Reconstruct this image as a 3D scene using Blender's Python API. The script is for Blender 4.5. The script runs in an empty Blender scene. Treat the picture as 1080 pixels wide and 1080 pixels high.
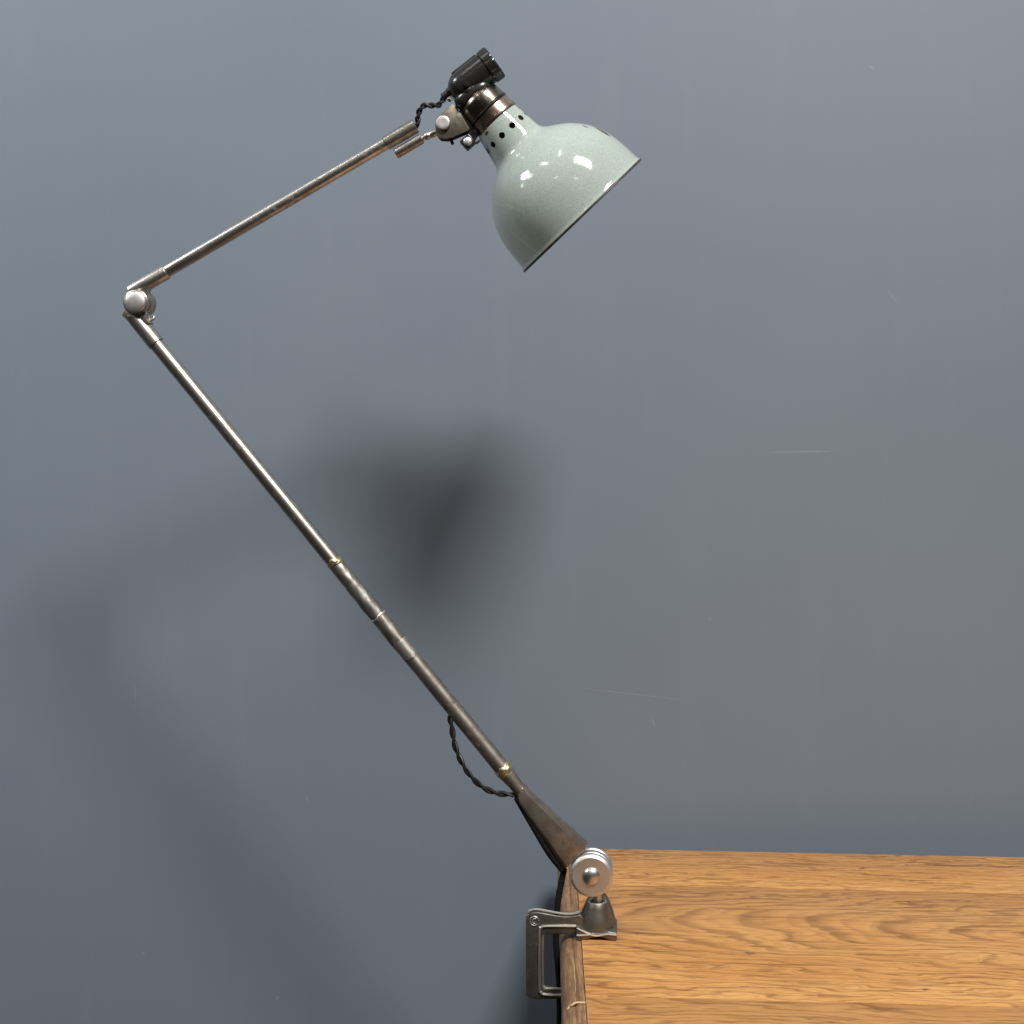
import bpy, bmesh, math, random
from mathutils import Vector, Matrix
random.seed(7)
S = bpy.context.scene
COL = S.collection
R = math.radians

# ------------------------------------------------------------------ camera
F, D, HZ = 1400.0, 1.4, 470.0          # focal length in photo pixels, lamp distance (m), horizon row
TT = 0.75                              # height of the table top
CZ = TT + 0.515                        # camera height
cam_d = bpy.data.cameras.new('camera')
cam_d.sensor_width = 36.0
cam_d.lens = 36.0 * F / 1080.0
cam_d.shift_y = -(540.0 - HZ) / 1080.0
cam_d.clip_end = 100.0
cam = bpy.data.objects.new('camera', cam_d)
cam.location = (0, -D, CZ)
cam.rotation_euler = (R(90), 0, 0)
COL.objects.link(cam)
S.camera = cam
S.view_settings.view_transform = 'Standard'
S.view_settings.look = 'None'
S.view_settings.exposure = 0.0
S.view_settings.gamma = 1.0
S.view_settings.use_curve_mapping = False
S.render.engine = 'CYCLES'
S.cycles.max_bounces = 8

# ------------------------------------------------------------------ world: a dim workshop, bright above and darker below
W = bpy.data.worlds.new('World')
S.world = W
W.use_nodes = True
wn, wl = W.node_tree.nodes, W.node_tree.links
bg = wn['Background']
tc = wn.new('ShaderNodeTexCoord')
sp = wn.new('ShaderNodeSeparateXYZ')
mr = wn.new('ShaderNodeMapRange')
mr.inputs['From Min'].default_value = -1
mr.inputs['From Max'].default_value = 1
cr = wn.new('ShaderNodeValToRGB')
cr.color_ramp.elements[0].position = 0.0
cr.color_ramp.elements[0].color = (0.05, 0.04, 0.033, 1)
cr.color_ramp.elements[1].position = 1.0
cr.color_ramp.elements[1].color = (0.70, 0.71, 0.72, 1)
for p_, c_ in ((0.44, (0.04, 0.034, 0.03, 1)), (0.52, (0.055, 0.053, 0.05, 1)), (0.72, (0.14, 0.14, 0.14, 1))):
    e_ = cr.color_ramp.elements.new(p_)
    e_.color = c_
wl.new(tc.outputs['Generated'], sp.inputs[0])
wl.new(sp.outputs['Z'], mr.inputs['Value'])
wl.new(mr.outputs[0], cr.inputs[0])
wl.new(cr.outputs[0], bg.inputs['Color'])
bg.inputs['Strength'].default_value = 0.6


# ------------------------------------------------------------------ room lamps and windows, plus one added fill
def area(name, d, dist, sx, sy, radiance, roll=0.0, col=(1, 0.97, 0.93), target=(0.073, 0.0, CZ + 0.25)):
    """rectangular lamp in direction d from the target, facing it; power from its radiance"""
    d = Vector(d).normalized()
    L = bpy.data.lights.new(name, 'AREA')
    L.shape = 'RECTANGLE'
    L.size, L.size_y = sx, sy
    L.energy = radiance * math.pi * sx * sy
    L.color = col
    o = bpy.data.objects.new(name, L)
    o.location = Vector(target) + d * dist
    q = d.to_track_quat('Z', 'Y')
    o.rotation_euler = (q.to_matrix() @ Matrix.Rotation(roll, 3, 'Z')).to_euler()
    COL.objects.link(o)
    return o


area('key_window', (0.28, -0.62, 0.775), 4.5, 1.22, 0.76, 96, R(-25), (1, 0.98, 0.955))
area('left_wall_fill', (-0.58, -0.20, 0.36), 1.95, 0.40, 0.30, 42, R(20), (0.93, 0.97, 1.0), (-0.25, 0.1, CZ + 0.35))  # fill lamp added to brighten the wall's left side, not a real window
area('skylight', (-0.537, -0.439, 0.721), 3.0, 0.46, 0.24, 13, R(10))
area('ceiling_tube', (-0.213, -0.385, 0.898), 2.6, 0.10, 0.48, 13, R(15))
area('side_window', (-0.812, -0.336, 0.478), 3.2, 0.42, 0.30, 10, R(20))
area('far_window', (-0.922, -0.213, 0.30), 3.6, 0.26, 0.26, 11, R(0))
area('far_tube', (-0.318, -0.862, 0.395), 4.5, 0.50, 0.12, 10, R(30))
area('rear_tube', (0.114, -0.899, 0.424), 4.5, 0.46, 0.09, 10, R(30))


# ------------------------------------------------------------------ material helpers
class NT:
    def __init__(self, name):
        self.m = bpy.data.materials.new(name)
        self.m.use_nodes = True
        self.n = self.m.node_tree.nodes
        self.l = self.m.node_tree.links
        self.b = self.n['Principled BSDF']

    def put(self, sock, v):
        if hasattr(v, 'is_output') or isinstance(v, bpy.types.NodeSocket):
            self.l.new(v, sock)
        else:
            if sock.type == 'RGBA' and len(v) == 3:
                v = (*v, 1)
            sock.default_value = v

    def set(self, **k):
        for a, v in k.items():
            self.put(self.b.inputs[a.replace('_', ' ')], v)
        return self

    def coord(self, kind='Object'):
        return self.n.new('ShaderNodeTexCoord').outputs[kind]

    def map(self, v, scale=(1, 1, 1), rot=(0, 0, 0), loc=(0, 0, 0)):
        m = self.n.new('ShaderNodeMapping')
        self.l.new(v, m.inputs[0])
        m.inputs['Location'].default_value = loc
        m.inputs['Rotation'].default_value = rot
        m.inputs['Scale'].default_value = scale
        return m.outputs[0]

    def noise(self, v, scale, detail=3, rough=0.55, dist=0.0):
        t = self.n.new('ShaderNodeTexNoise')
        self.l.new(v, t.inputs['Vector'])
        t.inputs['Scale'].default_value = scale
        t.inputs['Detail'].default_value = detail
        t.inputs['Roughness'].default_value = rough
        t.inputs['Distortion'].default_value = dist
        return t.outputs[0]

    def math(self, op, a, b=0.0, c=None):
        t = self.n.new('ShaderNodeMath')
        t.operation = op
        self.put(t.inputs[0], a)
        self.put(t.inputs[1], b)
        if c is not None:
            self.put(t.inputs[2], c)
        return t.outputs[0]

    def rng(self, v, a, b, c=0.0, d=1.0):
        t = self.n.new('ShaderNodeMapRange')
        t.interpolation_type = 'SMOOTHSTEP'
        self.put(t.inputs['Value'], v)
        for k, x in (('From Min', a), ('From Max', b), ('To Min', c), ('To Max', d)):
            self.put(t.inputs[k], x)
        return t.outputs[0]

    def mix(self, f, a, b, mode='MIX'):
        t = self.n.new('ShaderNodeMix')
        t.data_type = 'RGBA'
        t.blend_type = mode
        self.put(t.inputs[0], f)
        self.put(t.inputs[6], a)
        self.put(t.inputs[7], b)
        return t.outputs[2]

    def sep(self, v):
        t = self.n.new('ShaderNodeSeparateXYZ')
        self.l.new(v, t.inputs[0])
        return t.outputs

    def bump(self, h, strength=0.2, dist=0.001):
        t = self.n.new('ShaderNodeBump')
        t.inputs['Strength'].default_value = strength
        t.inputs['Distance'].default_value = dist
        self.put(t.inputs['Height'], h)
        self.l.new(t.outputs[0], self.b.inputs['Normal'])

    def ellipse(self, xyz, cx, cy, sx, sy, ang=0.0, jitter=None, soft=0.35):
        """mask: 1 inside a ragged ellipse (for chips, scratches and stains)"""
        ca, sa = math.cos(ang), math.sin(ang)
        x = self.math('SUBTRACT', xyz[0], cx)
        y = self.math('SUBTRACT', xyz[1], cy)
        u = self.math('ADD', self.math('MULTIPLY', x, ca / sx), self.math('MULTIPLY', y, sa / sx))
        v = self.math('ADD', self.math('MULTIPLY', x, -sa / sy), self.math('MULTIPLY', y, ca / sy))
        d = self.math('SQRT', self.math('ADD', self.math('MULTIPLY', u, u), self.math('MULTIPLY', v, v)))
        if jitter is not None:
            d = self.math('ADD', d, self.math('MULTIPLY', self.math('SUBTRACT', jitter, 0.5), 1.1))
        return self.rng(d, 1.0 - soft, 1.0 + soft, 1.0, 0.0)


def metal(name, base, dark, rough=0.3, spot=0.5, spot_col=(0.09, 0.05, 0.03), scale=120, metallic=1.0, stretch=None, bump=0.012):
    k = NT(name)
    c = k.coord()
    if stretch:
        c2 = k.map(c, scale=stretch)
    else:
        c2 = c
    n1 = k.noise(c2, scale, 5, 0.65)
    n2 = k.noise(c, scale * 3.3, 4, 0.7)
    n3 = k.noise(c, scale * 0.35, 3, 0.6)
    col = k.mix(k.rng(n1, 0.35, 0.68), base, dark)
    m = k.math('MULTIPLY', k.rng(n2, 0.52, 0.64), k.rng(n3, 0.46, 0.62))
    m = k.math('MULTIPLY', m, spot)
    col = k.mix(m, col, spot_col)
    k.set(Base_Color=col, Metallic=k.math('MULTIPLY', k.math('SUBTRACT', 1.0, m), metallic),
          Roughness=k.rng(n1, 0.25, 0.75, rough * 0.88, rough * 1.18))
    k.bump(n2, bump, 0.0004)
    return k.m


M = {}
M['nickel'] = metal('worn_nickel', (0.70, 0.675, 0.625), (0.50, 0.465, 0.42), 0.33, 0.5, scale=60, bump=0.004)
M['nickel_dull'] = metal('dull_nickel', (0.52, 0.49, 0.435), (0.33, 0.305, 0.265), 0.35, 0.6, scale=70, bump=0.005)
M['steel_dark'] = metal('bare_brown_steel', (0.44, 0.405, 0.35), (0.24, 0.21, 0.18), 0.44, 0.9, scale=70)
M['steel_patch'] = metal('filed_repair_steel', (0.38, 0.375, 0.35), (0.20, 0.175, 0.15), 0.50, 0.9, scale=85, bump=0.04)
M['taper'] = metal('rusty_taper_steel', (0.32, 0.28, 0.235), (0.20, 0.168, 0.14), 0.34, 0.95, (0.05, 0.025, 0.015), scale=60, metallic=0.75, bump=0.05)
M['brass'] = metal('brazing_brass', (0.80, 0.68, 0.42), (0.52, 0.41, 0.21), 0.38, 0.4, scale=150, bump=0.08)
M['bright'] = metal('bright_turned_steel', (0.80, 0.77, 0.73), (0.68, 0.64, 0.59), 0.46, 0.25, (0.3, 0.22, 0.16), scale=60)
M['cast'] = metal('grey_cast_iron', (0.22, 0.203, 0.168), (0.15, 0.138, 0.112), 0.42, 0.5, (0.08, 0.06, 0.04), scale=110, metallic=0.85, bump=0.06)
M['edge'] = metal('rubbed_cast_iron_edge', (0.80, 0.77, 0.70), (0.60, 0.57, 0.51), 0.45, 0.3, (0.06, 0.045, 0.03), scale=130, bump=0.04)
M['plate'] = metal('dull_bracket_steel', (0.21, 0.185, 0.15), (0.12, 0.103, 0.08), 0.5, 0.9, scale=150, metallic=0.85, bump=0.06)
M['bronze'] = metal('browned_collar_metal', (0.46, 0.365, 0.30), (0.27, 0.20, 0.155), 0.25, 0.5, scale=60)
M['gunmetal'] = metal('gunmetal_socket', (0.27, 0.24, 0.205), (0.17, 0.145, 0.125), 0.22, 0.4, (0.03, 0.02, 0.015), scale=55)
k = NT('black_bakelite')
n = k.noise(k.coord(), 260, 4)
k.set(Base_Color=k.mix(n, (0.018, 0.0165, 0.0145), (0.028, 0.026, 0.023)), Roughness=k.rng(n, 0.3, 0.7, 0.21, 0.27))
k.bump(n, 0.01, 0.0002)
M['bakelite'] = k.m
k = NT('black_cord_braid')
n = k.noise(k.coord(), 900, 3)
k.set(Base_Color=k.mix(n, (0.004, 0.004, 0.004), (0.014, 0.014, 0.014)), Roughness=0.45)
k.bump(n, 0.2, 0.0005)
M['cord'] = k.m
k = NT('dark_rim_steel')
n = k.noise(k.coord(), 170, 3)
k.set(Base_Color=k.mix(k.rng(n, 0.4, 0.6), (0.015, 0.012, 0.011), (0.06, 0.04, 0.035)), Roughness=0.5)
M['rim'] = k.m
k = NT('cord_hole_black')
n = k.noise(k.coord(), 100, 2)
k.set(Base_Color=k.mix(n, (0.006, 0.006, 0.006), (0.012, 0.012, 0.012)), Roughness=0.7, Specular_IOR_Level=0.12)
M['black'] = k.m

# enamel of the shade; UV = (distance along the axis, arc length) in millimetres
k = NT('sage_grey_enamel')
c = k.coord()
uv = k.sep(k.coord('UV'))
fine = k.noise(c, 750, 4, 0.7)
mid = k.noise(c, 60, 4, 0.6)
col = k.mix(k.rng(fine, 0.40, 0.62), (0.335, 0.390, 0.350), (0.445, 0.503, 0.455))
col = k.mix(k.math('MULTIPLY', k.rng(mid, 0.42, 0.7), 0.4), col, (0.365, 0.428, 0.378))
jit = k.noise(c, 520, 3, 0.7)
chips = None
for (t, s, lt, ls, a) in ((-48.5, 91.5, 9.5, 4.6, 0.12), (-64, 74, 3.4, 1.6, 0.2), (-121, 43.5, 2.4, 4.5, 0.4),
                          (-131, -21, 1.6, 3.0, 0.2), (-0.5, 30, 0.9, 6, 0), (-128, 35, 1.5, 2.0, 0)):
    e = k.ellipse(uv, t * 0.001, s * 0.001, lt * 0.001, ls * 0.001, a, jit)
    chips = e if chips is None else k.math('MAXIMUM', chips, e)
chipcol = k.mix(k.rng(jit, 0.42, 0.58), (0.03, 0.014, 0.014), (0.11, 0.05, 0.045))
col = k.mix(chips, col, chipcol)
scr = k.ellipse(uv, -0.022, -0.083, 0.018, 0.00045, 0.25, None, 0.5)
scr2 = k.ellipse(uv, -0.058, -0.062, 0.006, 0.0004, 0.4, None, 0.5)
col = k.mix(k.math('MULTIPLY', k.math('MAXIMUM', scr, scr2), 0.5), col, (0.72, 0.76, 0.70))
k.set(Base_Color=col, Roughness=k.math('ADD', 0.085, k.math('MULTIPLY', chips, 0.5)),
      Specular_IOR_Level=0.55)
k.bump(k.math('ADD', k.math('MULTIPLY', fine, 0.35), k.math('ADD', mid, k.math('MULTIPLY', chips, -3.0))), 0.09, 0.0006)
M['enamel'] = k.m
k = NT('white_inner_enamel')
n = k.noise(k.coord(), 60, 3)
k.set(Base_Color=k.mix(n, (0.72, 0.72, 0.68), (0.78, 0.78, 0.74)), Roughness=0.15)
M['inner'] = k.m

# wall paint, with faint roller texture, cloudiness and a few scuffs
k = NT('blue_grey_wall_paint')
c = k.coord()
xyz = k.sep(c)
xz = (xyz[0], xyz[2])
big = k.noise(c, 1.7, 3, 0.5)
fine = k.noise(c, 420, 3, 0.6)
col = k.mix(k.rng(big, 0.3, 0.7), (0.172, 0.204, 0.247), (0.183, 0.216, 0.257))
strk = k.noise(k.map(c, scale=(9, 1, 0.8)), 3, 4, 0.6)
col = k.mix(k.math('MULTIPLY', k.rng(strk, 0.5, 0.75), 0.10), col, (0.24, 0.275, 0.315))
jit = k.noise(c, 60, 4, 0.7)
PXW = 1.75 / F                          # metres per photo pixel at the wall


def wpx(x, y):
    return (x - 540) * PXW, CZ + (HZ - y) * PXW


sc = None
for (x0, y0, x1, y1, w, amt) in ((815, 477, 874, 476, 0.0007, 0.40), (616, 726, 720, 738, 0.0007, 0.26), (688, 757, 690, 767, 0.0009, 0.4),
                                 (142, 722, 143, 742, 0.0006, 0.35), (322, 838, 326, 848, 0.0007, 0.3), (936, 306, 947, 320, 0.0006, 0.25),
                                 (748, 651, 750, 655, 0.0012, 0.35), (293, 1051, 292, 1054, 0.0014, 0.4), (150, 1004, 153, 1006, 0.0012, 0.25),
                                 (918, 70, 921, 72, 0.0013, 0.3)):
    ax, az = wpx(x0, y0)
    bx, bz = wpx(x1, y1)
    e = k.ellipse(xz, (ax + bx) / 2, (az + bz) / 2, math.hypot(bx - ax, bz - az) / 2, w, math.atan2(bz - az, bx - ax), jit, 0.55)
    e = k.math('MULTIPLY', e, amt * 0.5)
    sc = e if sc is None else k.math('MAXIMUM', sc, e)
col = k.mix(sc, col, (0.52, 0.54, 0.55))
k.set(Base_Color=col, Roughness=k.rng(big, 0.3, 0.7, 0.50, 0.58), Specular_IOR_Level=0.35)
k.bump(k.math('ADD', fine, k.math('MULTIPLY', strk, 1.5)), 0.10, 0.001)
M['wall'] = k.m


def wood(name, off, tilt, tint=1.0, ringscale=1.0, rot=0.0, zoff=0.02):
    """plain-sawn oak: rings of a slightly tilted log cut by the board, pores drawn out along the grain (local X)"""
    k = NT(name)
    c = k.map(k.coord(), rot=(0, 0, R(3.8) + rot), loc=off)
    warp = k.noise(k.map(c, scale=(2.2, 7, 7)), 1.6, 4, 0.6)
    warp2 = k.noise(k.map(c, scale=(6, 40, 40)), 1.0, 3, 0.6)
    x, y, z = k.sep(c)
    # distance from a tilted pith line: the board cuts the rings in long arches
    yy = k.math('ADD', y, k.math('MULTIPLY', k.math('SUBTRACT', warp, 0.5), 0.12))
    yy = k.math('ADD', yy, k.math('MULTIPLY', k.math('SUBTRACT', warp2, 0.5), 0.022))
    warp3 = k.noise(k.map(c, scale=(24, 130, 130)), 1.0, 3, 0.6)
    yy = k.math('ADD', yy, k.math('MULTIPLY', k.math('SUBTRACT', warp3, 0.5), 0.011))
    zz = k.math('MULTIPLY_ADD', x, -tilt, zoff)
    rr = k.math('SQRT', k.math('ADD', k.math('MULTIPLY', yy, yy), k.math('MULTIPLY', zz, zz)))
    ph = k.math('MULTIPLY', rr, 92.0 * ringscale)
    saw = k.math('FRACT', ph)
    ring = k.math('MULTIPLY', k.rng(saw, 0.38, 0.74), k.rng(saw, 0.78, 0.88, 1.0, 0.0))
    saw2 = k.math('FRACT', k.math('MULTIPLY', rr, 231.0 * ringscale))
    ring2 = k.math('MULTIPLY', k.rng(saw2, 0.3, 0.75), k.rng(saw2, 0.8, 0.95, 1.0, 0.0))
    ring = k.math('MAXIMUM', ring, k.math('MULTIPLY', ring2, 0.42))
    amp = k.rng(k.noise(k.map(c, scale=(3, 24, 24)), 1.3, 3), 0.30, 0.66, 0.55, 1.0)
    pore = k.noise(k.map(c, scale=(45, 1100, 1100)), 1.0, 4, 0.7)
    porem = k.rng(pore, 0.55, 0.72)
    streak = k.noise(k.map(c, scale=(9, 175, 175)), 1.0, 4, 0.65, 0.3)
    fibre = k.noise(k.map(c, scale=(16, 260, 260)), 1.0, 5, 0.7)
    blot = k.noise(k.map(c, scale=(3, 11, 11)), 1.2, 4, 0.6)
    light = k.mix(k.rng(blot, 0.3, 0.7), (0.64, 0.330, 0.110), (0.53, 0.240, 0.068))
    dark = k.mix(k.rng(blot, 0.3, 0.7), (0.155, 0.052, 0.014), (0.115, 0.037, 0.009))
    f = k.math('MULTIPLY', ring, k.math('ADD', 0.62, k.math('MULTIPLY', porem, 0.38)))
    col = k.mix(k.math('MULTIPLY', f, amp), light, dark)
    col = k.mix(k.math('MULTIPLY', k.math('MULTIPLY', k.rng(streak, 0.565, 0.61), amp), 0.55), col, dark)
    col = k.mix(k.math('MULTIPLY', k.rng(fibre, 0.52, 0.66), 0.36), col, dark)
    col = k.mix(k.math('MULTIPLY', k.rng(fibre, 0.50, 0.28), 0.40), col, (0.72, 0.42, 0.17))
    # small knocks and stains
    j = k.noise(c, 210, 4, 0.7)
    knock = k.math('MULTIPLY', k.rng(k.noise(k.map(c, scale=(30, 62, 62)), 1.0, 2, 0.4), 0.735, 0.775), k.rng(j, 0.42, 0.55))
    col = k.mix(k.math('MULTIPLY', knock, 0.7), col, (0.12, 0.045, 0.02))
    if tint != 1.0:
        col = k.mix(1.0, col, (tint, tint * 0.97, tint * 0.93), 'MULTIPLY')
    k.set(Base_Color=col, Roughness=k.rng(fibre, 0.3, 0.7, 0.32, 0.48), Specular_IOR_Level=0.35)
    k.bump(k.math('SUBTRACT', 0.0, k.math('ADD', k.math('MULTIPLY', porem, f), k.math('MULTIPLY', fibre, 0.5))), 0.25, 0.0006)
    return k.m


M['board_back'] = wood('oak_rear_board', (0.3, -0.150, 0), 0.07, 1.0, 1.15, R(2), 0.06)
M['board_mid'] = wood('oak_middle_board', (0.0, -0.085, 0), 0.15, 1.0, 1.0, 0.0, 0.060)
M['board_front'] = wood('oak_front_board', (0.25, 0.10, 0.01), 0.06, 0.97, 1.0, 0.0, 0.03)
k = NT('worn_moulding_wood')
c = k.coord()
st = k.noise(k.map(c, scale=(420, 22, 420)), 1.0, 5, 0.7)
bl = k.noise(k.map(c, scale=(60, 26, 60)), 1.0, 4, 0.65)
col = k.mix(k.rng(st, 0.35, 0.68), (0.36, 0.205, 0.10), (0.13, 0.066, 0.034))
col = k.mix(k.math('MULTIPLY', k.rng(bl, 0.45, 0.66), 0.75), col, (0.16, 0.088, 0.052))
sp_ = k.math('MULTIPLY', k.rng(k.noise(c, 330, 3, 0.7), 0.60, 0.70), k.rng(bl, 0.42, 0.6))
col = k.mix(sp_, col, (0.045, 0.02, 0.012))
k.set(Base_Color=col, Roughness=0.5, Specular_IOR_Level=0.35)
k.bump(st, 0.3, 0.0008)
M['mould'] = k.m
k = NT('raw_split_wood')
n = k.noise(k.coord(), 500, 3)
k.set(Base_Color=k.mix(n, (0.50, 0.33, 0.16), (0.70, 0.50, 0.28)), Roughness=0.7)
M['raw'] = k.m


# ------------------------------------------------------------------ geometry helpers
def P(px, py, y=0.0):
    """world point at depth D + y seen at photo pixel (px, py)"""
    s = (D + y) / F
    return Vector(((px - 540) * s, y, CZ + (HZ - py) * s))


YAW = R(5)                              # the lamp's own plane is turned a little out of the wall's
NRM = Vector((math.sin(YAW), math.cos(YAW), 0))   # its axis, pointing away from us


def yl(px):
    return -(px - 623) * 0.001 * math.tan(YAW)


def Q(px, py, dy=0.0):
    """point of the lamp plane, moved dy (m) along the plane's axis"""
    return P(px, py, yl(px)) + NRM * dy


def frame(ax):
    ax = ax.normalized()
    u = ax.cross(Vector((0, 0, 1)) if abs(ax.z) < 0.9 else Vector((1, 0, 0))).normalized()
    return ax, u, ax.cross(u)


def lathe(bm, o, ax, prof, seg=40, uvl=None, ref=None, mat=0):
    """profile of (distance along the axis, radius) turned about ax"""
    ax, u, v = frame(ax)
    if ref is not None:
        u = (ref - ax * ref.dot(ax)).normalized()
        v = ax.cross(u)
    rings = []
    for t, r in prof:
        if r < 1e-6:
            rings.append([bm.verts.new(o + ax * t)])
        else:
            rings.append([bm.verts.new(o + ax * t + (u * math.cos(a) + v * math.sin(a)) * r)
                          for a in (2 * math.pi * i / seg for i in range(seg))])
    for (A, B) in zip(rings, rings[1:]):
        for i in range(seg):
            j = (i + 1) % seg
            if len(A) == 1 and len(B) == 1:
                continue
            if len(A) == 1:
                f = bm.faces.new((A[0], B[j], B[i]))
            elif len(B) == 1:
                f = bm.faces.new((A[i], A[j], B[0]))
            else:
                f = bm.faces.new((A[i], A[j], B[j], B[i]))
            f.material_index = mat
    return bm


def rod(bm, a, b, r, seg=24, ch=0.0006, r2=None):
    r2 = r if r2 is None else r2
    d = b - a
    L = d.length
    ch = min(ch, r * 0.4, L * 0.3)
    return lathe(bm, a, d, [(0, 0), (0, r - ch), (ch, r), (L - ch, r2), (L, r2 - ch), (L, 0)], seg)


def smooth_path(pts, n=10):
    out = []
    q = [pts[0] * 2 - pts[1]] + list(pts) + [pts[-1] * 2 - pts[-2]]
    for i in range(1, len(q) - 2):
        p0, p1, p2, p3 = q[i - 1:i + 3]
        for s in range(n):
            t = s / n
            out.append(0.5 * ((2 * p1) + (p2 - p0) * t + (2 * p0 - 5 * p1 + 4 * p2 - p3) * t * t + (3 * p1 - p0 - 3 * p2 + p3) * t ** 3))
    out.append(pts[-1].copy())
    return out


def tube(bm, pts, r, seg=10):
    prev = None
    rings = []
    for i, p in enumerate(pts):
        d = (pts[min(i + 1, len(pts) - 1)] - pts[max(i - 1, 0)]).normalized()
        if prev is None:
            _, u, v = frame(d)
        else:
            u = (prev - d * prev.dot(d)).normalized()
            v = d.cross(u)
        prev = u
        rings.append([bm.verts.new(p + (u * math.cos(a) + v * math.sin(a)) * r) for a in (2 * math.pi * j / seg for j in range(seg))])
    for A, B in zip(rings, rings[1:]):
        for i in range(seg):
            j = (i + 1) % seg
            bm.faces.new((A[i], A[j], B[j], B[i]))
    bm.faces.new(rings[0][::-1])
    bm.faces.new(rings[-1])
    return bm


def twisted(bm, pts, r, pitch, off=None, n=14):
    path = smooth_path(pts, n)
    off = r * 0.92 if off is None else off
    s = 0.0
    strands = ([], [])
    prev = None
    for i, p in enumerate(path):
        d = (path[min(i + 1, len(path) - 1)] - path[max(i - 1, 0)]).normalized()
        if prev is None:
            _, u, v = frame(d)
        else:
            u = (prev - d * prev.dot(d)).normalized()
            v = d.cross(u)
        prev = u
        if i:
            s += (p - path[i - 1]).length
        a = 2 * math.pi * s / pitch
        w = (u * math.cos(a) + v * math.sin(a)) * off
        strands[0].append(p + w)
        strands[1].append(p - w)
    for st_ in strands:
        tube(bm, st_, r, 8)
    return bm


def prism(bm, front, back):
    """closed solid between two matching outlines"""
    a = [bm.verts.new(p) for p in front]
    b = [bm.verts.new(p) for p in back]
    n_ = len(a)
    bm.faces.new(a)
    bm.faces.new(b[::-1])
    for i in range(n_):
        j = (i + 1) % n_
        bm.faces.new((a[j], a[i], b[i], b[j]))
    return bm


def plate(bm, px, d0, d1, fn=Q):
    """outline in photo pixels made a plate between depths d0 and d1 (true parallel extrusion)"""
    front = [fn(x, y, 0) + NRM * d0 for x, y in px]
    back = [p + NRM * (d1 - d0) for p in front]
    return prism(bm, front, back)


def box(bm, lo, hi):
    x0, y0, z0 = lo
    x1, y1, z1 = hi
    return prism(bm, [Vector((x0, y0, z0)), Vector((x1, y0, z0)), Vector((x1, y0, z1)), Vector((x0, y0, z1))],
                 [Vector((x0, y1, z0)), Vector((x1, y1, z0)), Vector((x1, y1, z1)), Vector((x0, y1, z1))])


def bevel(bm, w, seg=2, ang=28):
    bm.normal_update()
    es = [e for e in bm.edges if len(e.link_faces) == 2 and e.calc_face_angle(0) > R(ang)]
    bmesh.ops.bevel(bm, geom=es, offset=w, segments=seg, profile=0.5, affect='EDGES', clamp_overlap=True)
    return bm


def make(name, bm, mat, parent=None, sharp=38, uv=None):
    bmesh.ops.recalc_face_normals(bm, faces=bm.faces)
    me = bpy.data.meshes.new(name)
    off = Vector((0, 0, 0))
    p = parent
    while p is not None:
        off += p.location
        p = p.parent
    for v in bm.verts:
        v.co -= off
    bm.to_mesh(me)
    bm.free()
    for f in me.polygons:
        f.use_smooth = True
    me.set_sharp_from_angle(angle=R(sharp))
    for m in (mat if isinstance(mat, (list, tuple)) else [mat]):
        me.materials.append(m)
    o = bpy.data.objects.new(name, me)
    COL.objects.link(o)
    if parent:
        o.parent = parent
    return o


def empty(name, loc, label, cat):
    o = bpy.data.objects.new(name, None)
    o.location = loc
    o.empty_display_size = 0.05
    o['label'] = label
    o['category'] = cat
    COL.objects.link(o)
    return o


B = bmesh.new

# ------------------------------------------------------------------ the wall behind
bm = B()
prism(bm, [Vector((-3, 0.35, 0)), Vector((3, 0.35, 0)), Vector((3, 0.35, 2.9)), Vector((-3, 0.35, 2.9))],
      [Vector((-3, 0.47, 0)), Vector((3, 0.47, 0)), Vector((3, 0.47, 2.9)), Vector((-3, 0.47, 2.9))])
wall = make('wall', bm, M['wall'])
wall['kind'] = 'structure'

# ------------------------------------------------------------------ the table
table = empty('wooden_table', (0.55, -0.08, 0.0), 'honey brown oak table with a worn moulded left edge, the lamp clamped to it', 'table')


def edge_x(y):                          # left end of the boards at depth y
    return 0.0725 + (y - (-0.0135)) * 0.0250


def back_y(x):                          # rear edge
    return 0.2960 - (x - 0.121) * 0.0672


XR = 1.05


def board(bm, d0, d1, mat, th=0.028):
    """board between two lines parallel to the rear edge, d = distance in front of it"""
    def corner(x_left, d):
        if x_left:
            y = back_y(0.08) - d
            x = edge_x(y)
            return Vector((x, back_y(x) - d, 0))
        return Vector((XR, back_y(XR) - d, 0))
    pts = [corner(True, d1), corner(False, d1), corner(False, d0), corner(True, d0)]
    n0 = len(bm.faces)
    prism(bm, [p + Vector((0, 0, TT)) for p in pts], [p + Vector((0, 0, TT - th)) for p in pts])
    bm.faces.ensure_lookup_table()
    for f in bm.faces[n0:]:
        f.material_index = mat


bm = B()
board(bm, 0.0, 0.1385, 0)
board(bm, 0.1390, 0.4560, 1)
board(bm, 0.4566, 0.7500, 2)
bevel(bm, 0.0007, 2)
top = make('tabletop', bm, [M['board_back'], M['board_mid'], M['board_front']], table)

# moulded edge strip: profile = (outward, down)
MP = [(0.0000, 0.0012), (0.0055, 0.0012), (0.0078, 0.0024), (0.0084, 0.0036), (0.0092, 0.0030), (0.0120, 0.0036), (0.0160, 0.0060),
      (0.0192, 0.0100), (0.0212, 0.0155), (0.0218, 0.0220), (0.0205, 0.0290), (0.0170, 0.0330), (0.0, 0.0330)]


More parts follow.
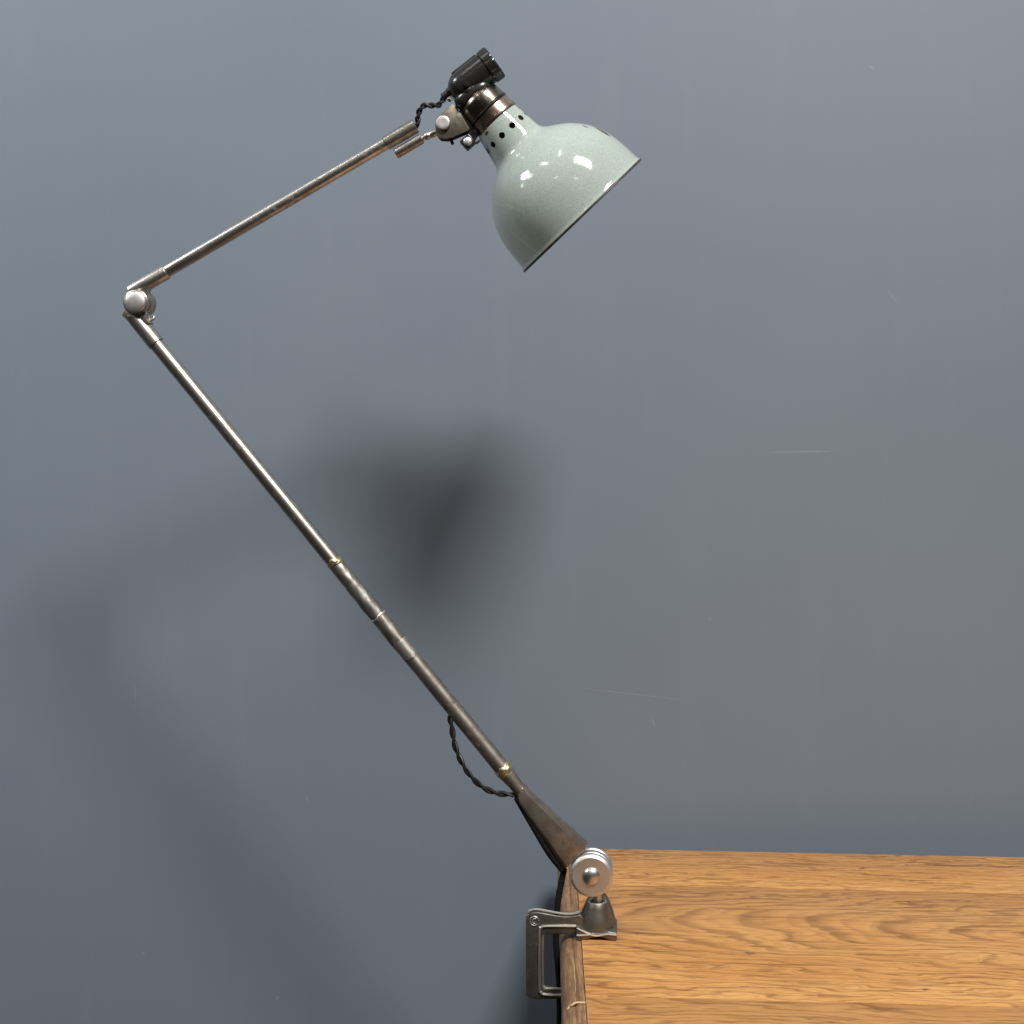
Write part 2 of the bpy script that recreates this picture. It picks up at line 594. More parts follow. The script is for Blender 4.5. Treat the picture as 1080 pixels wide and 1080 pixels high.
def moulding(y0, y1, lift=0.0, out=0.0):
    bm = B()
    n_ = 14
    rings = []
    for i in range(n_ + 1):
        y = y0 + (y1 - y0) * i / n_
        w = 0.00025 * math.sin(y * 61) + 0.0002 * math.sin(y * 137 + 1)
        rings.append([bm.verts.new((edge_x(y) - 0.0006 - (o_ + (out + w if o_ > 0 else 0)), y, TT - d_ + lift + w * 0.6)) for o_, d_ in MP])
    m_ = len(MP)
    for A, C_ in zip(rings, rings[1:]):
        for i in range(m_):
            j = (i + 1) % m_
            bm.faces.new((A[i], A[j], C_[j], C_[i]))
    bm.faces.new(rings[0][::-1])
    bm.faces.new(rings[-1])
    return bm


mo = make('edge_moulding', moulding(-0.1700, 0.2985), M['mould'], table, 50)
mo2 = make('edge_moulding', moulding(-0.4520, -0.1722, -0.0006, 0.0006), M['mould'], table, 50)
bm = B()                                # raw, split wood at the joint of the two strips
random.seed(3)
yj = -0.1711
pts = []
for i in range(9):
    o_ = 0.0005 + i * 0.0021
    d_ = 0.0010 + 0.0095 * max(0, (o_ - 0.010) / 0.009) ** 1.6
    pts.append(Vector((edge_x(yj) - o_, yj + random.uniform(-0.0012, 0.0012), TT - d_ + 0.0002)))
tube(bm, pts, 0.0011, 6)
make('split_joint', bm, M['raw'], mo2)
bm = B()                                # long shrinkage crack along the strip
pts = [Vector((edge_x(y) - 0.0088 + random.uniform(-0.0003, 0.0003), y, TT - 0.0034)) for y in [(-0.16 + 0.0125 * i) for i in range(9)]]
tube(bm, pts, 0.0004, 6)
make('shrinkage_crack', bm, M['raw'], mo)

bm = B()
box(bm, (0.150, -0.385, TT - 0.125), (0.985, -0.363, TT - 0.0285))
box(bm, (0.150, 0.150, TT - 0.125), (0.985, 0.172, TT - 0.0285))
box(bm, (0.150, -0.361, TT - 0.125), (0.172, 0.148, TT - 0.0285))
box(bm, (0.963, -0.361, TT - 0.125), (0.985, 0.148, TT - 0.0285))
bevel(bm, 0.001, 1)
make('apron', bm, M['board_front'], table)
for x_, y_ in ((0.20, -0.335), (0.935, -0.335), (0.20, 0.122), (0.935, 0.122)):
    bm = B()
    s0, s1 = 0.026, 0.019
    prism(bm, [Vector((x_ + a * s0, y_ + b * s0, TT - 0.029)) for a, b in ((-1, -1), (1, -1), (1, 1), (-1, 1))],
          [Vector((x_ + a * s1, y_ + b * s1, 0.0)) for a, b in ((-1, -1), (1, -1), (1, 1), (-1, 1))])
    bevel(bm, 0.002, 2)
    make('leg', bm, M['board_front'], table)

# ------------------------------------------------------------------ the lamp
lamp = empty('clamp_lamp', P(630, 985, 0.0), 'jointed metal work lamp with a sage green enamel shade, clamped to the table edge', 'lamp')

# --- shade, in its own frame: axis SA (towards the opening), SN (up right across it), SE (towards us)
SA = Vector((0.691, 0.0877, -0.717)).normalized()
SN = Vector((0.720, 0.0, 0.694))
SN = (SN - SA * SN.dot(SA)).normalized()
SE = SA.cross(SN)
if SE.y > 0:
    SE = -SE
SO = P(613.2, 227.3, 0.028)


def H(t, r=0.0, e=0.0):
    return SO + (SA * t + SN * r + SE * e) * 0.001


outer = [(-134.0, 26.3), (-130, 27.0), (-125, 27.9), (-115, 29.3), (-105, 30.8), (-100, 32.0), (-96.5, 34.2), (-93.5, 37.6), (-90.5, 42.2),
         (-86.5, 48.3), (-81.5, 55.0), (-76, 60.8), (-70, 66.0), (-62, 71.6), (-53, 76.3), (-43, 79.7), (-32, 82.0), (-20, 83.5), (-9, 84.3), (-4, 84.7), (-1.0, 85.6), (0.0, 85.4)]
inner = [(0.0, 84.4), (-3, 83.6), (-9, 83.2), (-20, 82.4), (-32, 80.9), (-43, 78.6), (-53, 75.2), (-62, 70.5), (-70, 64.9), (-76, 59.6),
         (-81.5, 53.8), (-86.5, 47.0), (-90.5, 40.9), (-93.5, 36.3), (-96.5, 32.9), (-100, 30.7), (-105, 29.6), (-115, 28.1), (-125, 26.7), (-134.0, 25.1)]


def dense(pr, n=4):
    v = smooth_path([Vector((t, r, 0)) for t, r in pr], n)
    return [(p.x, p.y) for p in v]


bm = B()
seg = 160
po, pi_ = dense(outer), dense(inner, 2)
uvl = bm.loops.layers.uv.new('UVMap')
prof = [(t * 0.001, r * 0.001) for t, r in po] + [(t * 0.001, r * 0.001) for t, r in pi_]
ax, u0 = SA, SE
v0 = SN
rings = []
for t, r in prof:
    drift = v0 * (0.0022 * max(0.0, min(1.0, (-t - 0.088) / 0.040)))   # the neck sits a touch askew
    rings.append([bm.verts.new(SO + drift + ax * t + (u0 * math.cos(a) + v0 * math.sin(a)) * r) for a in (2 * math.pi * i / seg for i in range(seg))])
no = len(po)
rings.append(rings[0])
for q_ in range(len(rings) - 1):
    A, C_ = rings[q_], rings[q_ + 1]
    t0, r0 = prof[q_]
    t1, r1 = prof[(q_ + 1) % len(prof)]
    for i in range(seg):
        j = (i + 1) % seg
        f = bm.faces.new((A[i], A[j], C_[j], C_[i]))
        f.material_index = 0 if q_ < no else 1
        a0 = 2 * math.pi * i / seg
        a1 = 2 * math.pi * (i + 1) / seg
        if a0 >= math.pi:
            a0 -= 2 * math.pi
            a1 -= 2 * math.pi
        for lp, (tt, rr, aa) in zip(f.loops, ((t0, r0, a0), (t0, r0, a1), (t1, r1, a1), (t1, r1, a0))):
            lp[uvl].uv = (tt, aa * rr)
shade_raw = make('shade_raw', bm, [M['enamel'], M['inner']], lamp, 60)
# the ring of vent holes, cut right through
bm = B()
for q_ in range(12):
    a = R(11 + 30 * q_)
    d = SE * math.cos(a) + SN * math.sin(a)
    lathe(bm, SO + SN * 0.0018 + SA * -0.1178 + d * 0.020, d, [(0, 0), (0, 0.0034), (0.016, 0.0034), (0.016, 0)], 20)
cut = make('hole_cutter', bm, M['black'], lamp)
bo = shade_raw.modifiers.new('holes', 'BOOLEAN')
bo.operation = 'DIFFERENCE'
bo.solver = 'EXACT'
bo.object = cut
bpy.context.view_layer.update()
dg = bpy.context.evaluated_depsgraph_get()
me = bpy.data.meshes.new_from_object(shade_raw.evaluated_get(dg))
me.set_sharp_from_angle(angle=R(60))
shade = bpy.data.objects.new('lamp_shade', me)
COL.objects.link(shade)
shade.parent = lamp
shade['label'] = 'sage green enamel dome shade with chips'
bpy.data.objects.remove(shade_raw)
bpy.data.objects.remove(cut)

bm = B()
lathe(bm, SO, SA, [(-0.0004, 0.0854), (-0.0002, 0.0864), (0.0012, 0.0866), (0.0019, 0.0858), (0.0019, 0.0843), (0.0006, 0.0838), (-0.0004, 0.0854)], 160)
make('rim', bm, M['rim'], shade)

# lamp holder inside the neck, added in black to darken the vent holes
bm = B()
lathe(bm, H(-136), SA, [(0, 0), (0, 0.021), (0.034, 0.021), (0.036, 0.019), (0.036, 0)], 32)
make('dark_bulb_holder', bm, M['black'], lamp)

# --- browned collar that grips the neck
CO = H(0, 3.8)
bm = B()
lathe(bm, CO, SA, [(-0.1485, 0.0), (-0.1485, 0.0240), (-0.1475, 0.0250), (-0.1462, 0.0253), (-0.1395, 0.0256), (-0.1380, 0.0262), (-0.1352, 0.0266), (-0.1338, 0.0262), (-0.1338, 0.0235), (-0.140, 0.0232), (-0.140, 0)], 56)
collar = make('shade_collar', bm, M['bronze'], lamp)
bm = B()                                # dark seam ring above it
lathe(bm, CO, SA, [(-0.1508, 0.0), (-0.1508, 0.0250), (-0.1500, 0.0262), (-0.1486, 0.0262), (-0.1484, 0.0250), (-0.1484, 0)], 56)
make('seam_ring', bm, M['bakelite'], collar)
# pinching ears with a slotted screw
ec = P(493.5, 150.2, 0.010)
bm = B()
ux, uz = Vector((0.73, 0, 0.68)), Vector((0.68, 0, -0.73))
for d0, d1 in ((-0.004, -0.0005), (0.002, 0.0055)):
    prism(bm, [ec + ux * a * 0.0062 + uz * b * 0.0062 + Vector((0, d0, 0)) for a, b in ((-1, -1), (1, -1), (1, 1), (-1, 1))],
          [ec + ux * a * 0.0062 + uz * b * 0.0062 + Vector((0, d1, 0)) for a, b in ((-1, -1), (1, -1), (1, 1), (-1, 1))])
# tab that ties the ears to the collar band
prism(bm, [ec + ux * a + uz * b + Vector((0, -0.003, 0)) for a, b in ((0.002, -0.004), (0.014, -0.010), (0.016, 0.001), (0.004, 0.005))],
      [ec + ux * a + uz * b + Vector((0, 0.0045, 0)) for a, b in ((0.002, -0.004), (0.014, -0.010), (0.016, 0.001), (0.004, 0.005))])
bevel(bm, 0.0008, 2)
make('pinch_ear', bm, M['bakelite'], collar)
bm = B()
lathe(bm, ec + Vector((0, -0.004, 0)), Vector((0, -1, 0)), [(0, 0.0047), (0.0012, 0.0047), (0.0022, 0.0038), (0.0026, 0.0020), (0.0027, 0)], 24)
scw = make('screw', bm, M['bright'], collar)
bm = B()                                # rusty bits of the ear's nut
rod(bm, P(502, 151.5, 0.004), P(505.5, 148.0, 0.004), 0.0017, 6)
make('nut', bm, M['bakelite'], collar)

# --- socket: bell, elbow body, switch barrel
bm = B()
lathe(bm, H(0, 3.8), SA, dense([(-0.1995, 0.0), (-0.1980, 0.0050), (-0.1930, 0.0115), (-0.1860, 0.0172), (-0.1780, 0.0200), (-0.1730, 0.0208), (-0.1690, 0.0212), (-0.1665, 0.0228), (-0.1635, 0.0243), (-0.1580, 0.0252), (-0.1506, 0.0256)], 3) + [(-0.1506, 0)], 56)
socket = make('lamp_socket', bm, M['gunmetal'], lamp, 50)
b0, b1 = P(487, 92.5, 0.0085), P(522.0, 65.0, 0.0035)
bd = (b1 - b0).normalized()
bl_ = (b1 - b0).length
bm = B()
lathe(bm, b0, bd, dense([(-0.0145, 0.0), (-0.0138, 0.0040), (-0.0115, 0.0092), (-0.0070, 0.0138), (-0.0010, 0.0166), (0.0060, 0.0175), (0.0200, 0.0177), (bl_ - 0.0120, 0.0177)], 3) + [(bl_ - 0.0116, 0.0168), (bl_ - 0.0116, 0)], 48)
barrel = make('switch_barrel', bm, M['bakelite'], socket, 50)
bm = B()                                # screwed end cap with grip flutes round it
segs = 72
pr = [(bl_ - 0.0112, 0.0178), (bl_ - 0.0102, 0.0189), (bl_ - 0.0016, 0.0191), (bl_, 0.0182), (bl_ - 0.0002, 0.0150), (bl_ - 0.0030, 0.0138), (bl_ - 0.0030, 0.0)]
lathe(bm, b0, bd, [(bl_ - 0.0112, 0.0)] + pr, segs)
for v in bm.verts:
    q_ = v.co - b0
    h = q_.dot(bd)
    rv = q_ - bd * h
    if rv.length > 0.0165:
        _, uu, vv = frame(bd)
        a = math.atan2(rv.dot(vv), rv.dot(uu))
        v.co -= rv * (0.045 * max(0.0, math.cos(a * 9)) ** 4)
make('switch_cap', bm, M['bakelite'], socket, 30)
bm = B()                                # raised seam rib along the barrel
tube(bm, [b0 + bd * s + Vector((-0.616, 0, 0.788)) * 0.0176 + Vector((0, -0.003, 0)) for s in (0.000, 0.008, 0.016, 0.024, bl_ - 0.0125)], 0.0011, 8)
make('seam_rib', bm, M['bakelite'], socket)
_, uu, vv = frame(bd)
hp = P(492.2, 88.3, -0.0095)
bm = B()
lathe(bm, hp + Vector((0, 0.003, 0)), Vector((0.05, -1, 0.05)), [(0, 0.0034), (0.0030, 0.0034), (0.0032, 0.0030), (0.0032, 0)], 20)
make('hole_disc', bm, M['black'], socket)  # flat black disc standing for the dark of a small hole
bm = B()                                # filler between barrel and bell, black for the shadow under the barrel
lathe(bm, P(497, 101, 0.004), (P(512, 90, 0.0) - P(497, 101, 0.004)), dense([(-0.020, 0.0), (-0.017, 0.007), (-0.008, 0.0110), (0.006, 0.0112), (0.016, 0.0085), (0.022, 0.004), (0.024, 0.0)], 3), 32)
make('shade_saddle', bm, M['bakelite'], socket, 60)
bm = B()                                # cord inlet
g0, g1 = P(478, 94, 0.009), P(466.5, 103.0, 0.010)
gd = g1 - g0
lathe(bm, g0, gd, [(0, 0), (0, 0.0050), (gd.length * 0.45, 0.0048), (gd.length * 0.5, 0.0040), (gd.length - 0.0008, 0.0040), (gd.length, 0.0032), (gd.length, 0)], 20)
make('cord_inlet', bm, M['bakelite'], socket)
bm = B()
rod(bm, P(476, 106.5, 0.005), P(472.5, 103.0, 0.004), 0.0026, 12)
make('earth_screw', bm, M['nickel_dull'], socket)

# --- bracket (two cheeks) and its pivot
tri = [(477.2, 111.2), (482.5, 114.0), (495.8, 136.6), (495.0, 139.2), (478.5, 146.2), (472.5, 148.0), (464.5, 147.6), (460.8, 143.5), (460.0, 134.0), (461.2, 126.5)]
bm = B()
ti = lambda x, y, d=0: P(x, y, 0.011)
plate(bm, tri, -0.0070, -0.0045, ti)
plate(bm, tri, 0.0045, 0.0070, ti)
plate(bm, [(483.5, 118.5), (487.0, 116.0), (499.0, 136.0), (495.2, 138.2)], -0.0044, 0.0044, ti)
bevel(bm, 0.0006, 2)
bracket = make('head_bracket', bm, M['plate'], lamp)
bm = B()
pc = P(468.6, 131.8, 0.011)
lathe(bm, pc + NRM * 0.0095, -NRM, [(0, 0), (0, 0.0060), (0.003, 0.0060), (0.003, 0.0035), (0.0165, 0.0035), (0.0165, 0.0074), (0.0195, 0.0076), (0.0208, 0.0070), (0.0212, 0.0060), (0.0209, 0.0035), (0.0212, 0.0)], 36)
make('pivot_screw', bm, M['bright'], bracket)
bm = B()
rod(bm, P(475.4, 146, 0.011), P(477.6, 152.6, 0.011), 0.0017, 12)
make('stop_pin', bm, M['black'], bracket)

# --- upper arm
def arm_pt(s):                          # along the upper arm, s in photo px from the elbow end
    x, y = 138 + 0.8635 * s, 308.5 - 0.5053 * s
    return Q(x, y)


UD = (arm_pt(348) - arm_pt(0)).normalized()
bm = B()
rod(bm, arm_pt(8), arm_pt(344), 0.0068, 36)
upper = make('upper_arm', bm, M['nickel'], lamp)
bm = B()
L0 = (arm_pt(44) - arm_pt(0)).length
lathe(bm, arm_pt(0), UD, [(0, 0), (0, 0.0074), (0.0007, 0.0082), (L0 - 0.0012, 0.0084), (L0, 0.0078), (L0, 0)], 36)
make('sleeve', bm, M['nickel'], upper)
bm = B()
L0 = (arm_pt(348) - arm_pt(311)).length
lathe(bm, arm_pt(311), UD, [(0, 0), (0, 0.0072), (0.0008, 0.0080), (L0 - 0.0006, 0.0081), (L0, 0.0075), (L0 - 0.0002, 0.0056), (L0 - 0.006, 0.0054), (L0 - 0.006, 0)], 36)
make('sleeve', bm, M['nickel_dull'], upper)
bm = B()                                # lug under the sleeve carrying the head's pin
r0, r1 = P(417.2, 162.4, 0.016), P(445.2, 145.8, 0.0135)
r2, r3 = P(449.5, 146.8, 0.013), P(463.5, 138.2, 0.0115)
rod(bm, r0, r1, 0.0057, 14, 0.0008)
lug = make('pin_lug', bm, M['nickel_dull'], upper)
bm = B()
dd = (r3 - r1)
Ld = dd.length
lathe(bm, r1, dd, [(0, 0), (0, 0.0040), (0.0012, 0.0030), (0.0030, 0.0030), (0.0040, 0.0040), (0.0068, 0.0044), (0.0080, 0.0038), (0.0092, 0.0033), (0.0110, 0.0040), (0.0140, 0.0042), (Ld, 0.0036), (Ld, 0)], 24)
make('swivel_pin', bm, M['nickel'], lug)

# --- elbow
ec2 = (147.0, 320.0)
E0 = Q(*ec2)
bm = B()
lathe(bm, E0 - NRM * 0.012, NRM, [(0, 0), (0, 0.0128), (0.0006, 0.0136), (0.0066, 0.0138), (0.0072, 0.0132), (0.0072, 0.0)], 44)
lathe(bm, E0 - NRM * 0.0040, NRM, [(0, 0), (0, 0.0146), (0.0008, 0.0152), (0.0074, 0.0152), (0.0082, 0.0146), (0.0082, 0.0)], 44)
lathe(bm, E0 + NRM * 0.0050, NRM, [(0, 0), (0, 0.0142), (0.0006, 0.0148), (0.0066, 0.0148), (0.0074, 0.0140), (0.0074, 0.0)], 44)
elbow = make('elbow_joint', bm, M['nickel_dull'], lamp)
bm = B()                                # domed screw head
lathe(bm, E0 - NRM * 0.012, -NRM, dense([(0, 0.0119), (0.0010, 0.0118), (0.0022, 0.0108), (0.0032, 0.0080), (0.0038, 0.0045), (0.0040, 0.0)], 3), 44)
make('domed_screw', bm, M['bright'], elbow)
bm = B()                                # webs that blend the discs into the two sleeves
plate(bm, [(139.5, 309.5), (164, 297), (159.5, 301.5), (157.0, 307.0), (158.0, 318), (150, 322), (138, 318)], -0.0070, 0.0060)
bevel(bm, 0.0016, 2)
plate(bm, [(130.8, 333.0), (137.0, 322), (152, 321), (157, 330), (157, 337), (160, 341), (149, 350)], -0.0066, 0.0066)
bevel(bm, 0.0014, 2)
make('web', bm, M['nickel_dull'], elbow, 50)
bm = B()                                # cord guide hook behind
tube(bm, smooth_path([Q(153, 334, 0.006), Q(156.0, 336.5, 0.007), Q(158.8, 335.6, 0.008), Q(159.0, 333, 0.009)], 5), 0.0016, 10)
make('cord_hook', bm, M['nickel_dull'], elbow)

# --- lower arm
LA, LB = (139.0, 331.0), (545.5, 829.5)


def low_pt(s, dy=0.0):                  # s = 0 at the elbow end, 1 at the neck above the taper
    return Q(LA[0] + (LB[0] - LA[0]) * s, LA[1] + (LB[1] - LA[1]) * s, dy)


LD = (low_pt(1) - low_pt(0)).normalized()
LL = (low_pt(1) - low_pt(0)).length


def s_of(py):
    return (py - LA[1]) / (LB[1] - LA[1])


bm = B()
rod(bm, low_pt(0.02), low_pt(s_of(594)), 0.0080, 36)
lower = make('lower_arm', bm, M['nickel_dull'], lamp)
bm = B()
rod(bm, low_pt(s_of(640)), low_pt(s_of(818)), 0.0085, 36, r2=0.0087)
make('lower_tube', bm, M['steel_dark'], lower)
L0 = LL * s_of(364)
bm = B()
lathe(bm, low_pt(0), LD, [(0, 0), (0, 0.0072), (0.0008, 0.0083), (L0 * 0.5, 0.0090), (L0 - 0.0008, 0.0091), (L0, 0.0084), (L0, 0)], 40)
for v in bm.verts:                      # its outer end is cut aslant, level with the hinge
    h = (v.co - low_pt(0)).dot(LD)
    if h < 0.002:
        side = (v.co - low_pt(0)).dot(Vector((0.77, 0, 0.64)))
        v.co += LD * max(0.0, side + 0.004) * 0.9
make('sleeve', bm, M['nickel_dull'], lower)


def ragged(s0, s1, r, bulge, mat, name, seed, n_=18, amp=0.0006):
    rnd = random.Random(seed)
    a, b = low_pt(s0), low_pt(s1)
    L = (b - a).length
    ax, u, v = frame(b - a)
    bm = B()
    seg = 40
    ph = [rnd.uniform(0, 6.28) for _ in range(6)]
    rings = []
    for i in range(n_ + 1):
        t = i / n_
        row = []
        for j in range(seg):
            th = 2 * math.pi * j / seg
            e = (math.sin(2 * th + ph[0]) + 0.6 * math.sin(3 * th + ph[1]) + 0.5 * math.sin(5 * th + ph[2])) * amp * 2
            rr = r + bulge * math.sin(math.pi * t) ** 0.7 + amp * 0.35 * math.sin(4 * th + 9 * t + ph[3]) * math.sin(math.pi * t)
            rr += amp * 0.3 * math.sin(7 * th - 14 * t + ph[4])
            shift = e if i in (0, n_) else e * 0.6
            row.append(bm.verts.new(a + ax * (t * L + shift) + (u * math.cos(th) + v * math.sin(th)) * rr))
        rings.append(row)
    for A, C_ in zip(rings, rings[1:]):
        for j in range(seg):
            q_ = (j + 1) % seg
            bm.faces.new((A[j], A[q_], C_[q_], C_[j]))
    for row, d in ((rings[0], 0.0010), (rings[-1], -0.0010)):
        c_ = [bm.verts.new(v_.co + (low_pt(s0) + ax * ((v_.co - low_pt(s0)).dot(ax)) - v_.co) * 0.25) for v_ in row]
        for j in range(seg):
            q_ = (j + 1) % seg
            bm.faces.new((row[q_], row[j], c_[j], c_[q_]))
    return make(name, bm, mat, lower, 60)


ragged(s_of(591.0), s_of(596.5), 0.0082, 0.0006, M['brass'], 'brazed_ring', 5, 8, 0.0006)
ragged(s_of(596.0), s_of(617.0), 0.0083, 0.0002, M['steel_dark'], 'repair_sleeve', 11, 10, 0.0004)
ragged(s_of(615.5), s_of(650.0), 0.0087, 0.0002, M['steel_patch'], 'repair_sleeve', 21, 12, 0.0005)
ragged(s_of(649.2), s_of(651.2), 0.0088, 0.0007, M['edge'], 'brazed_seam', 8, 6, 0.0005)
ragged(s_of(651.0), s_of(692.5), 0.0088, 0.0001, M['steel_dark'], 'repair_sleeve', 31, 12, 0.0004)
# filed tongue at the end of the repair
bm = B()
seg = 20
ax, u, v = frame(LD)
cdir = Vector((0.2, -0.95, 0.25))
cdir = (cdir - LD * cdir.dot(LD)).normalized()
vdir = LD.cross(cdir)
rows = []
for i in range(13):
    t = i / 12
    wv = 1.15 * (1 - max(0, (t - 0.55) / 0.45) ** 2.2) ** 0.5 if t < 1 else 0.12
    c_ = low_pt(s_of(676) + (s_of(694.5) - s_of(676)) * t)
    rows.append([bm.verts.new(c_ + (cdir * math.cos(a) + vdir * math.sin(a)) * 0.0094) for a in [wv * (2 * j / 10 - 1) for j in range(11)]])
for A, C_ in zip(rows, rows[1:]):
    for j in range(10):
        bm.faces.new((A[j], A[j + 1], C_[j + 1], C_[j]))
geo = bmesh.ops.solidify(bm, geom=bm.faces[:], thickness=0.0004)
make('filed_tongue', bm, M['edge'], lower, 50)
ragged(s_of(808.5), s_of(816.5), 0.0087, 0.0010, M['brass'], 'brazed_ring', 14, 9, 0.0008)

# --- neck and tapered bracket of the lower arm
bm = B()
lathe(bm, low_pt(s_of(815)), LD, [(0, 0), (0, 0.0087), (0.004, 0.0085), (0.014, 0.0074), (0.021, 0.0070), (0.030, 0.0068), (0.030, 0)], 36)
taper_neck = make('arm_neck', bm, M['steel_dark'], lamp)
sec = []
for (rt, cr_, lf, lo, d_front, d_mid, d_back) in (
        ((554.8, 827.5), (552.4, 828.5), (546.9, 836.0), (544.6, 842.0), -0.0070, 0.0005, 0.0075),
        ((561.0, 835.0), (556.4, 835.3), (549.4, 844.0), (546.6, 849.5), -0.0088, 0.0000, 0.0090),
        ((620.3, 888.0), (616.8, 894.0), (598.6, 911.5), (592.2, 918.5), -0.0105, 0.0000, 0.0150)):
    sec.append([Q(*cr_, d_front), Q(*lf, d_front), Q(*lo, d_mid), Q(*lf, d_back), Q(*cr_, d_back), Q(*rt, d_mid)])
bm = B()
vs = [[bm.verts.new(p) for p in s_] for s_ in sec]
bm.faces.new(vs[0][::-1])
bm.faces.new(vs[-1])
for A, C_ in zip(vs, vs[1:]):
    for i in range(6):
        j = (i + 1) % 6
        bm.faces.new((A[i], A[j], C_[j], C_[i]))
bevel(bm, 0.0009, 2, 20)
taper = make('tapered_bracket', bm, M['taper'], lamp, 30)
bm = B()                                # cord along its underside, thick and black to give the shade there too
tube(bm, smooth_path([Q(545.2, 840.5, -0.001), Q(556.4, 859.6, -0.002), Q(568.2, 879.4, -0.003), Q(580.4, 899.5, -0.003), Q(594.2, 917.2, -0.002)], 6), 0.0040, 12)
make('underside_cord_shade', bm, M['black'], taper)

# --- base hinge: turned discs
bc = Q(624.0, 919.3)


def disc(bm, y0, th, r, ch=0.0012):
    return lathe(bm, bc + NRM * y0, NRM, [(0, 0), (0, r - ch * 1.6), (ch, r - 0.0003), (ch * 1.3, r), (th - ch, r), (th, r - ch), (th, 0)], 64)


bm = B()
lathe(bm, bc - NRM * 0.0160, NRM, [(0.0004, 0.0085), (0.0, 0.0095), (0.0, 0.0194), (0.0005, 0.0203), (0.0018, 0.0219), (0.0026, 0.0224), (0.0070, 0.0226), (0.0078, 0.0218), (0.0078, 0.0)], 72)
base = make('base_hinge', bm, M['bright'], lamp, 14)
bm = B()
disc(bm, -0.0072, 0.0008, 0.0206, 0.0002)
disc(bm, -0.0060, 0.0110, 0.0222)
disc(bm, 0.0054, 0.0008, 0.0206, 0.0002)
disc(bm, 0.0066, 0.0076, 0.0222)
make('hinge_disc', bm, M['bright'], base, 20)
bm = B()
lathe(bm, bc - NRM * 0.0158, -NRM, dense([(0, 0.0094), (0.0008, 0.0092), (0.0028, 0.0078), (0.0042, 0.0052), (0.0050, 0.0024), (0.0052, 0.0)], 3), 40)
make('domed_screw', bm, M['nickel'], base)
bm = B()
rod(bm, Q(630.2, 940.0, 0.0), Q(630.2, 962.0, 0.0), 0.0044, 24)
make('swivel_stem', bm, M['bright'], base)

# --- table clamp
bm = B()
outl = [(555.2, 1046), (555.2, 966.0), (556.6, 962.0), (560.0, 959.3), (566.0, 958.6), (575, 960.2), (588, 962.6), (597, 963.6), (605, 963.2), (612.0, 961.2),
        (616, 966), (616, 982.6), (576.5, 982.6), (573.2, 984.4), (572.2, 988.0), (572.2, 1036.0), (574.4, 1039.2), (640, 1040.4), (640, 1050.2), (566, 1050.6), (559.0, 1049.4)]
plate(bm, outl, -0.0085, 0.0025)
bevel(bm, 0.0016, 3, 25)
clampf = make('clamp_frame', bm, M['cast'], lamp, 40)
bm = B()                                # raised ribs round the inside of the C, rubbed bright
ribs = [([(608, 973.4), (577, 973.4), (571.5, 975.2), (569.6, 980), (569.6, 1036), (571.0, 1042.5), (576, 1045.2), (598, 1045.8)], -0.0094),
        ([(609, 980.4), (579.5, 980.4), (574.8, 982.0), (573.0, 986.5), (573.0, 1033.5), (574.3, 1037.6), (578, 1039.4), (598, 1039.8)], -0.0072)]
for pts_, d_ in ribs:
    tube(bm, smooth_path([Q(x, y, d_) for x, y in pts_], 5), 0.0013, 8)
tube(bm, smooth_path([Q(x, y - 3.6, -0.0080) for x, y in [(556.4, 967), (558.2, 962.6), (561.5, 960.6), (567, 960.0), (576, 961.4), (588, 963.6), (597, 964.6), (606, 964.1), (612, 962.2)]], 5), 0.0013, 8)
make('inner_rib', bm, M['edge'], clampf)
# cast maker's roundel at the corner: two worn rings
bm = B()
ro = Q(564.2, 968.2, -0.0088)
EX = Vector((math.cos(YAW), -math.sin(YAW), 0))
tube(bm, [ro + (EX * math.cos(a) + Vector((0, 0, 1)) * math.sin(a)) * 0.0046 for a in [2 * math.pi * i / 26 for i in range(24)]], 0.00045, 6)
tube(bm, [ro + (EX * math.cos(a) * 0.0021 + Vector((0, 0, 1)) * math.sin(a) * 0.0026) for a in [2 * math.pi * i / 20 for i in range(3, 19)]], 0.00042, 6)
make('maker_roundel', bm, M['edge'], clampf)

bm = B()                                # conical boss that takes the stem
lathe(bm, Q(629.8, 986.0, 0.0), Vector((0, 0, 1)), [(0.006, 0), (0.006, 0.0165), (0.008, 0.0172), (0.014, 0.0170), (0.023, 0.0142), (0.030, 0.0119), (0.0345, 0.0106), (0.0358, 0.0094), (0.0358, 0.0060), (0.030, 0.0052), (0.030, 0)], 48)
boss = make('clamp_boss', bm, M['cast'], lamp, 40)
bm = B()                                # bright worn lip
lathe(bm, Q(629.8, 986.0, 0.0), Vector((0, 0, 1)), [(0.0352, 0.0102), (0.0362, 0.0098), (0.0364, 0.0088), (0.0358, 0.0080), (0.0350, 0.0090), (0.0352, 0.0102)], 40)
make('boss_lip', bm, M['edge'], boss)
bm = B()                                # saddle foot with an arched underside, on the table
foot = [(608.2, 971.5), (609.0, 985.6), (614, 986.0), (619.5, 984.0), (626, 982.0), (633, 981.6), (639, 983.0), (645, 985.9), (650.6, 986.0), (650.8, 977.2), (641, 975.6), (636, 977.5), (623, 977.5), (616, 974.2)]
plate(bm, foot, -0.0186, 0.0230)
bevel(bm, 0.0014, 3, 25)
footo = make('saddle_foot', bm, M['cast'], boss, 40)
bm = B()                                # taller rear shoulder of the casting
sh = [(612, 984), (613, 966), (619, 953.0), (626, 946.8), (634.5, 945.6), (640.5, 951), (645.0, 961.5), (649.6, 977), (649.6, 984)]
plate(bm, sh, 0.0095, 0.0225)
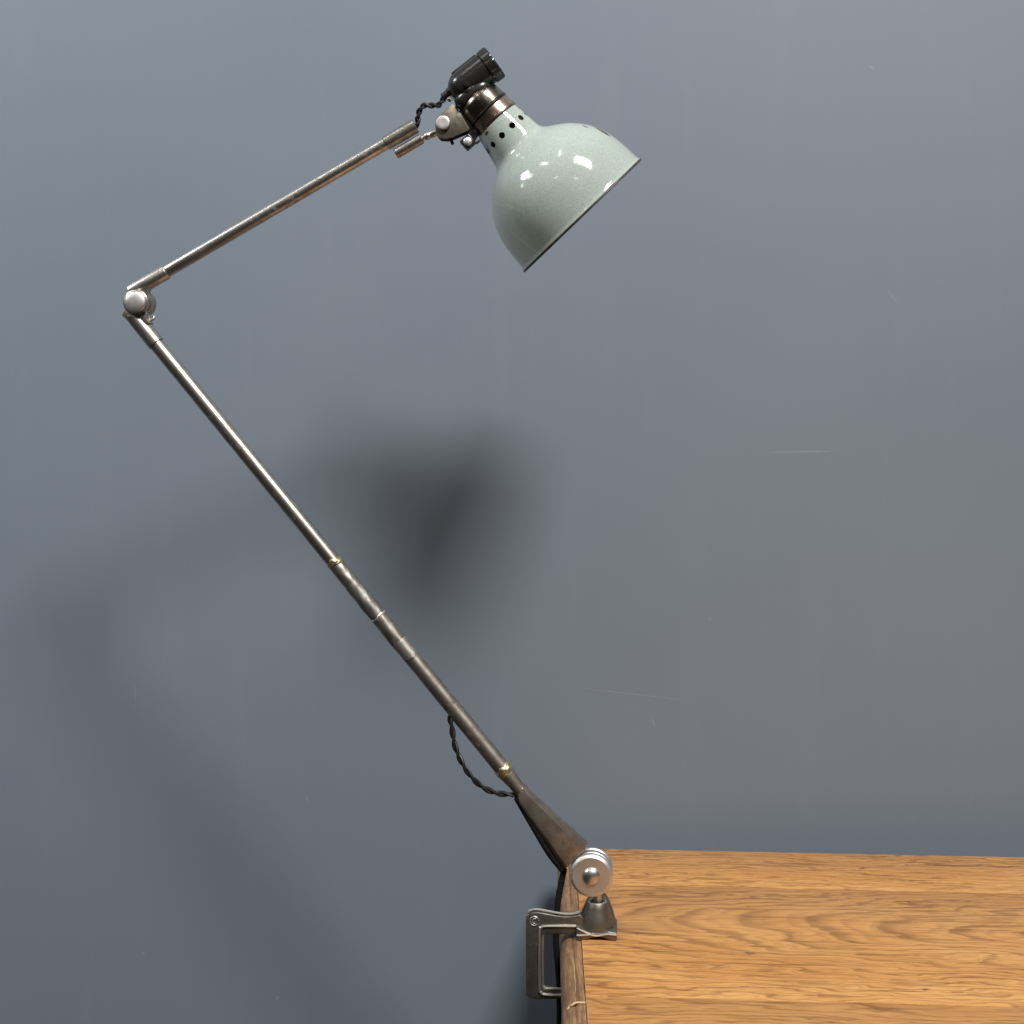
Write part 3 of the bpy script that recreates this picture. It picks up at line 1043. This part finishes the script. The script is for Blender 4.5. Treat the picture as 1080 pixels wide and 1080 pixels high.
bevel(bm, 0.0030, 3, 25)
make('rear_shoulder', bm, M['cast'], boss, 40)
bm = B()
for pts_ in ([(609.0, 979.6), (616, 979.4), (622.5, 978.8), (627, 977.6)], [(609.4, 972.2), (614.5, 974.8), (620, 977.6), (626, 979.6), (631, 980.0), (637, 979.0), (642, 978.4), (650.4, 979.2)]):
    tube(bm, smooth_path([Q(x, y, -0.0188) for x, y in pts_], 5), 0.0010, 8)
make('foot_ridge', bm, M['edge'], boss)
bm = B()                                # thumb screw under the table
sx = Q(629, 1060)
sx.y = 0.0
lathe(bm, Vector((sx.x, 0, TT - 0.0285)), Vector((0, 0, -1)), [(0, 0), (0, 0.011), (0.004, 0.012), (0.006, 0.005), (0.060, 0.005), (0.061, 0.009), (0.073, 0.009), (0.074, 0.0)], 28)
make('clamp_screw', bm, M['nickel_dull'], clampf)

# --- flex: three visible runs of it
bm = B()
twisted(bm, [arm_pt(342), Q(440.6, 131.5, -0.001), P(440.6, 124.5, 0.013), P(442.6, 116.5, 0.010), P(447.6, 111.2, 0.008), P(456, 111.2, 0.007), P(462.5, 110.8, 0.008), P(466.5, 106.5, 0.010), P(468.5, 101.6, 0.010)], 0.0016, 0.017, 0.0017)
make('head_cord', bm, M['cord'], lamp)
bm = B()
twisted(bm, [low_pt(s_of(748), 0.003), Q(475.3, 757, -0.002), Q(477.2, 768, -0.003), Q(480, 784, -0.004), Q(486, 800, -0.004), Q(495.5, 815.5, -0.004), Q(508, 828, -0.004), Q(521, 834.8, -0.003), Q(533, 837.4, -0.001), low_pt(s_of(838), 0.0)], 0.0017, 0.030, 0.0017)
make('loop_cord', bm, M['cord'], lamp)
bm = B()
tube(bm, smooth_path([Q(595.0, 917.0, 0.004), P(592.2, 930, 0.004), P(588.6, 950, 0.002), P(587.0, 972, 0.0), P(586.6, 995, -0.002), P(588.4, 1018, -0.002), P(590.0, 1045, -0.001), P(590, 1100, 0), P(588, 1240, 0.02)], 8), 0.0033, 12)
make('hanging_cord', bm, M['black'], lamp)
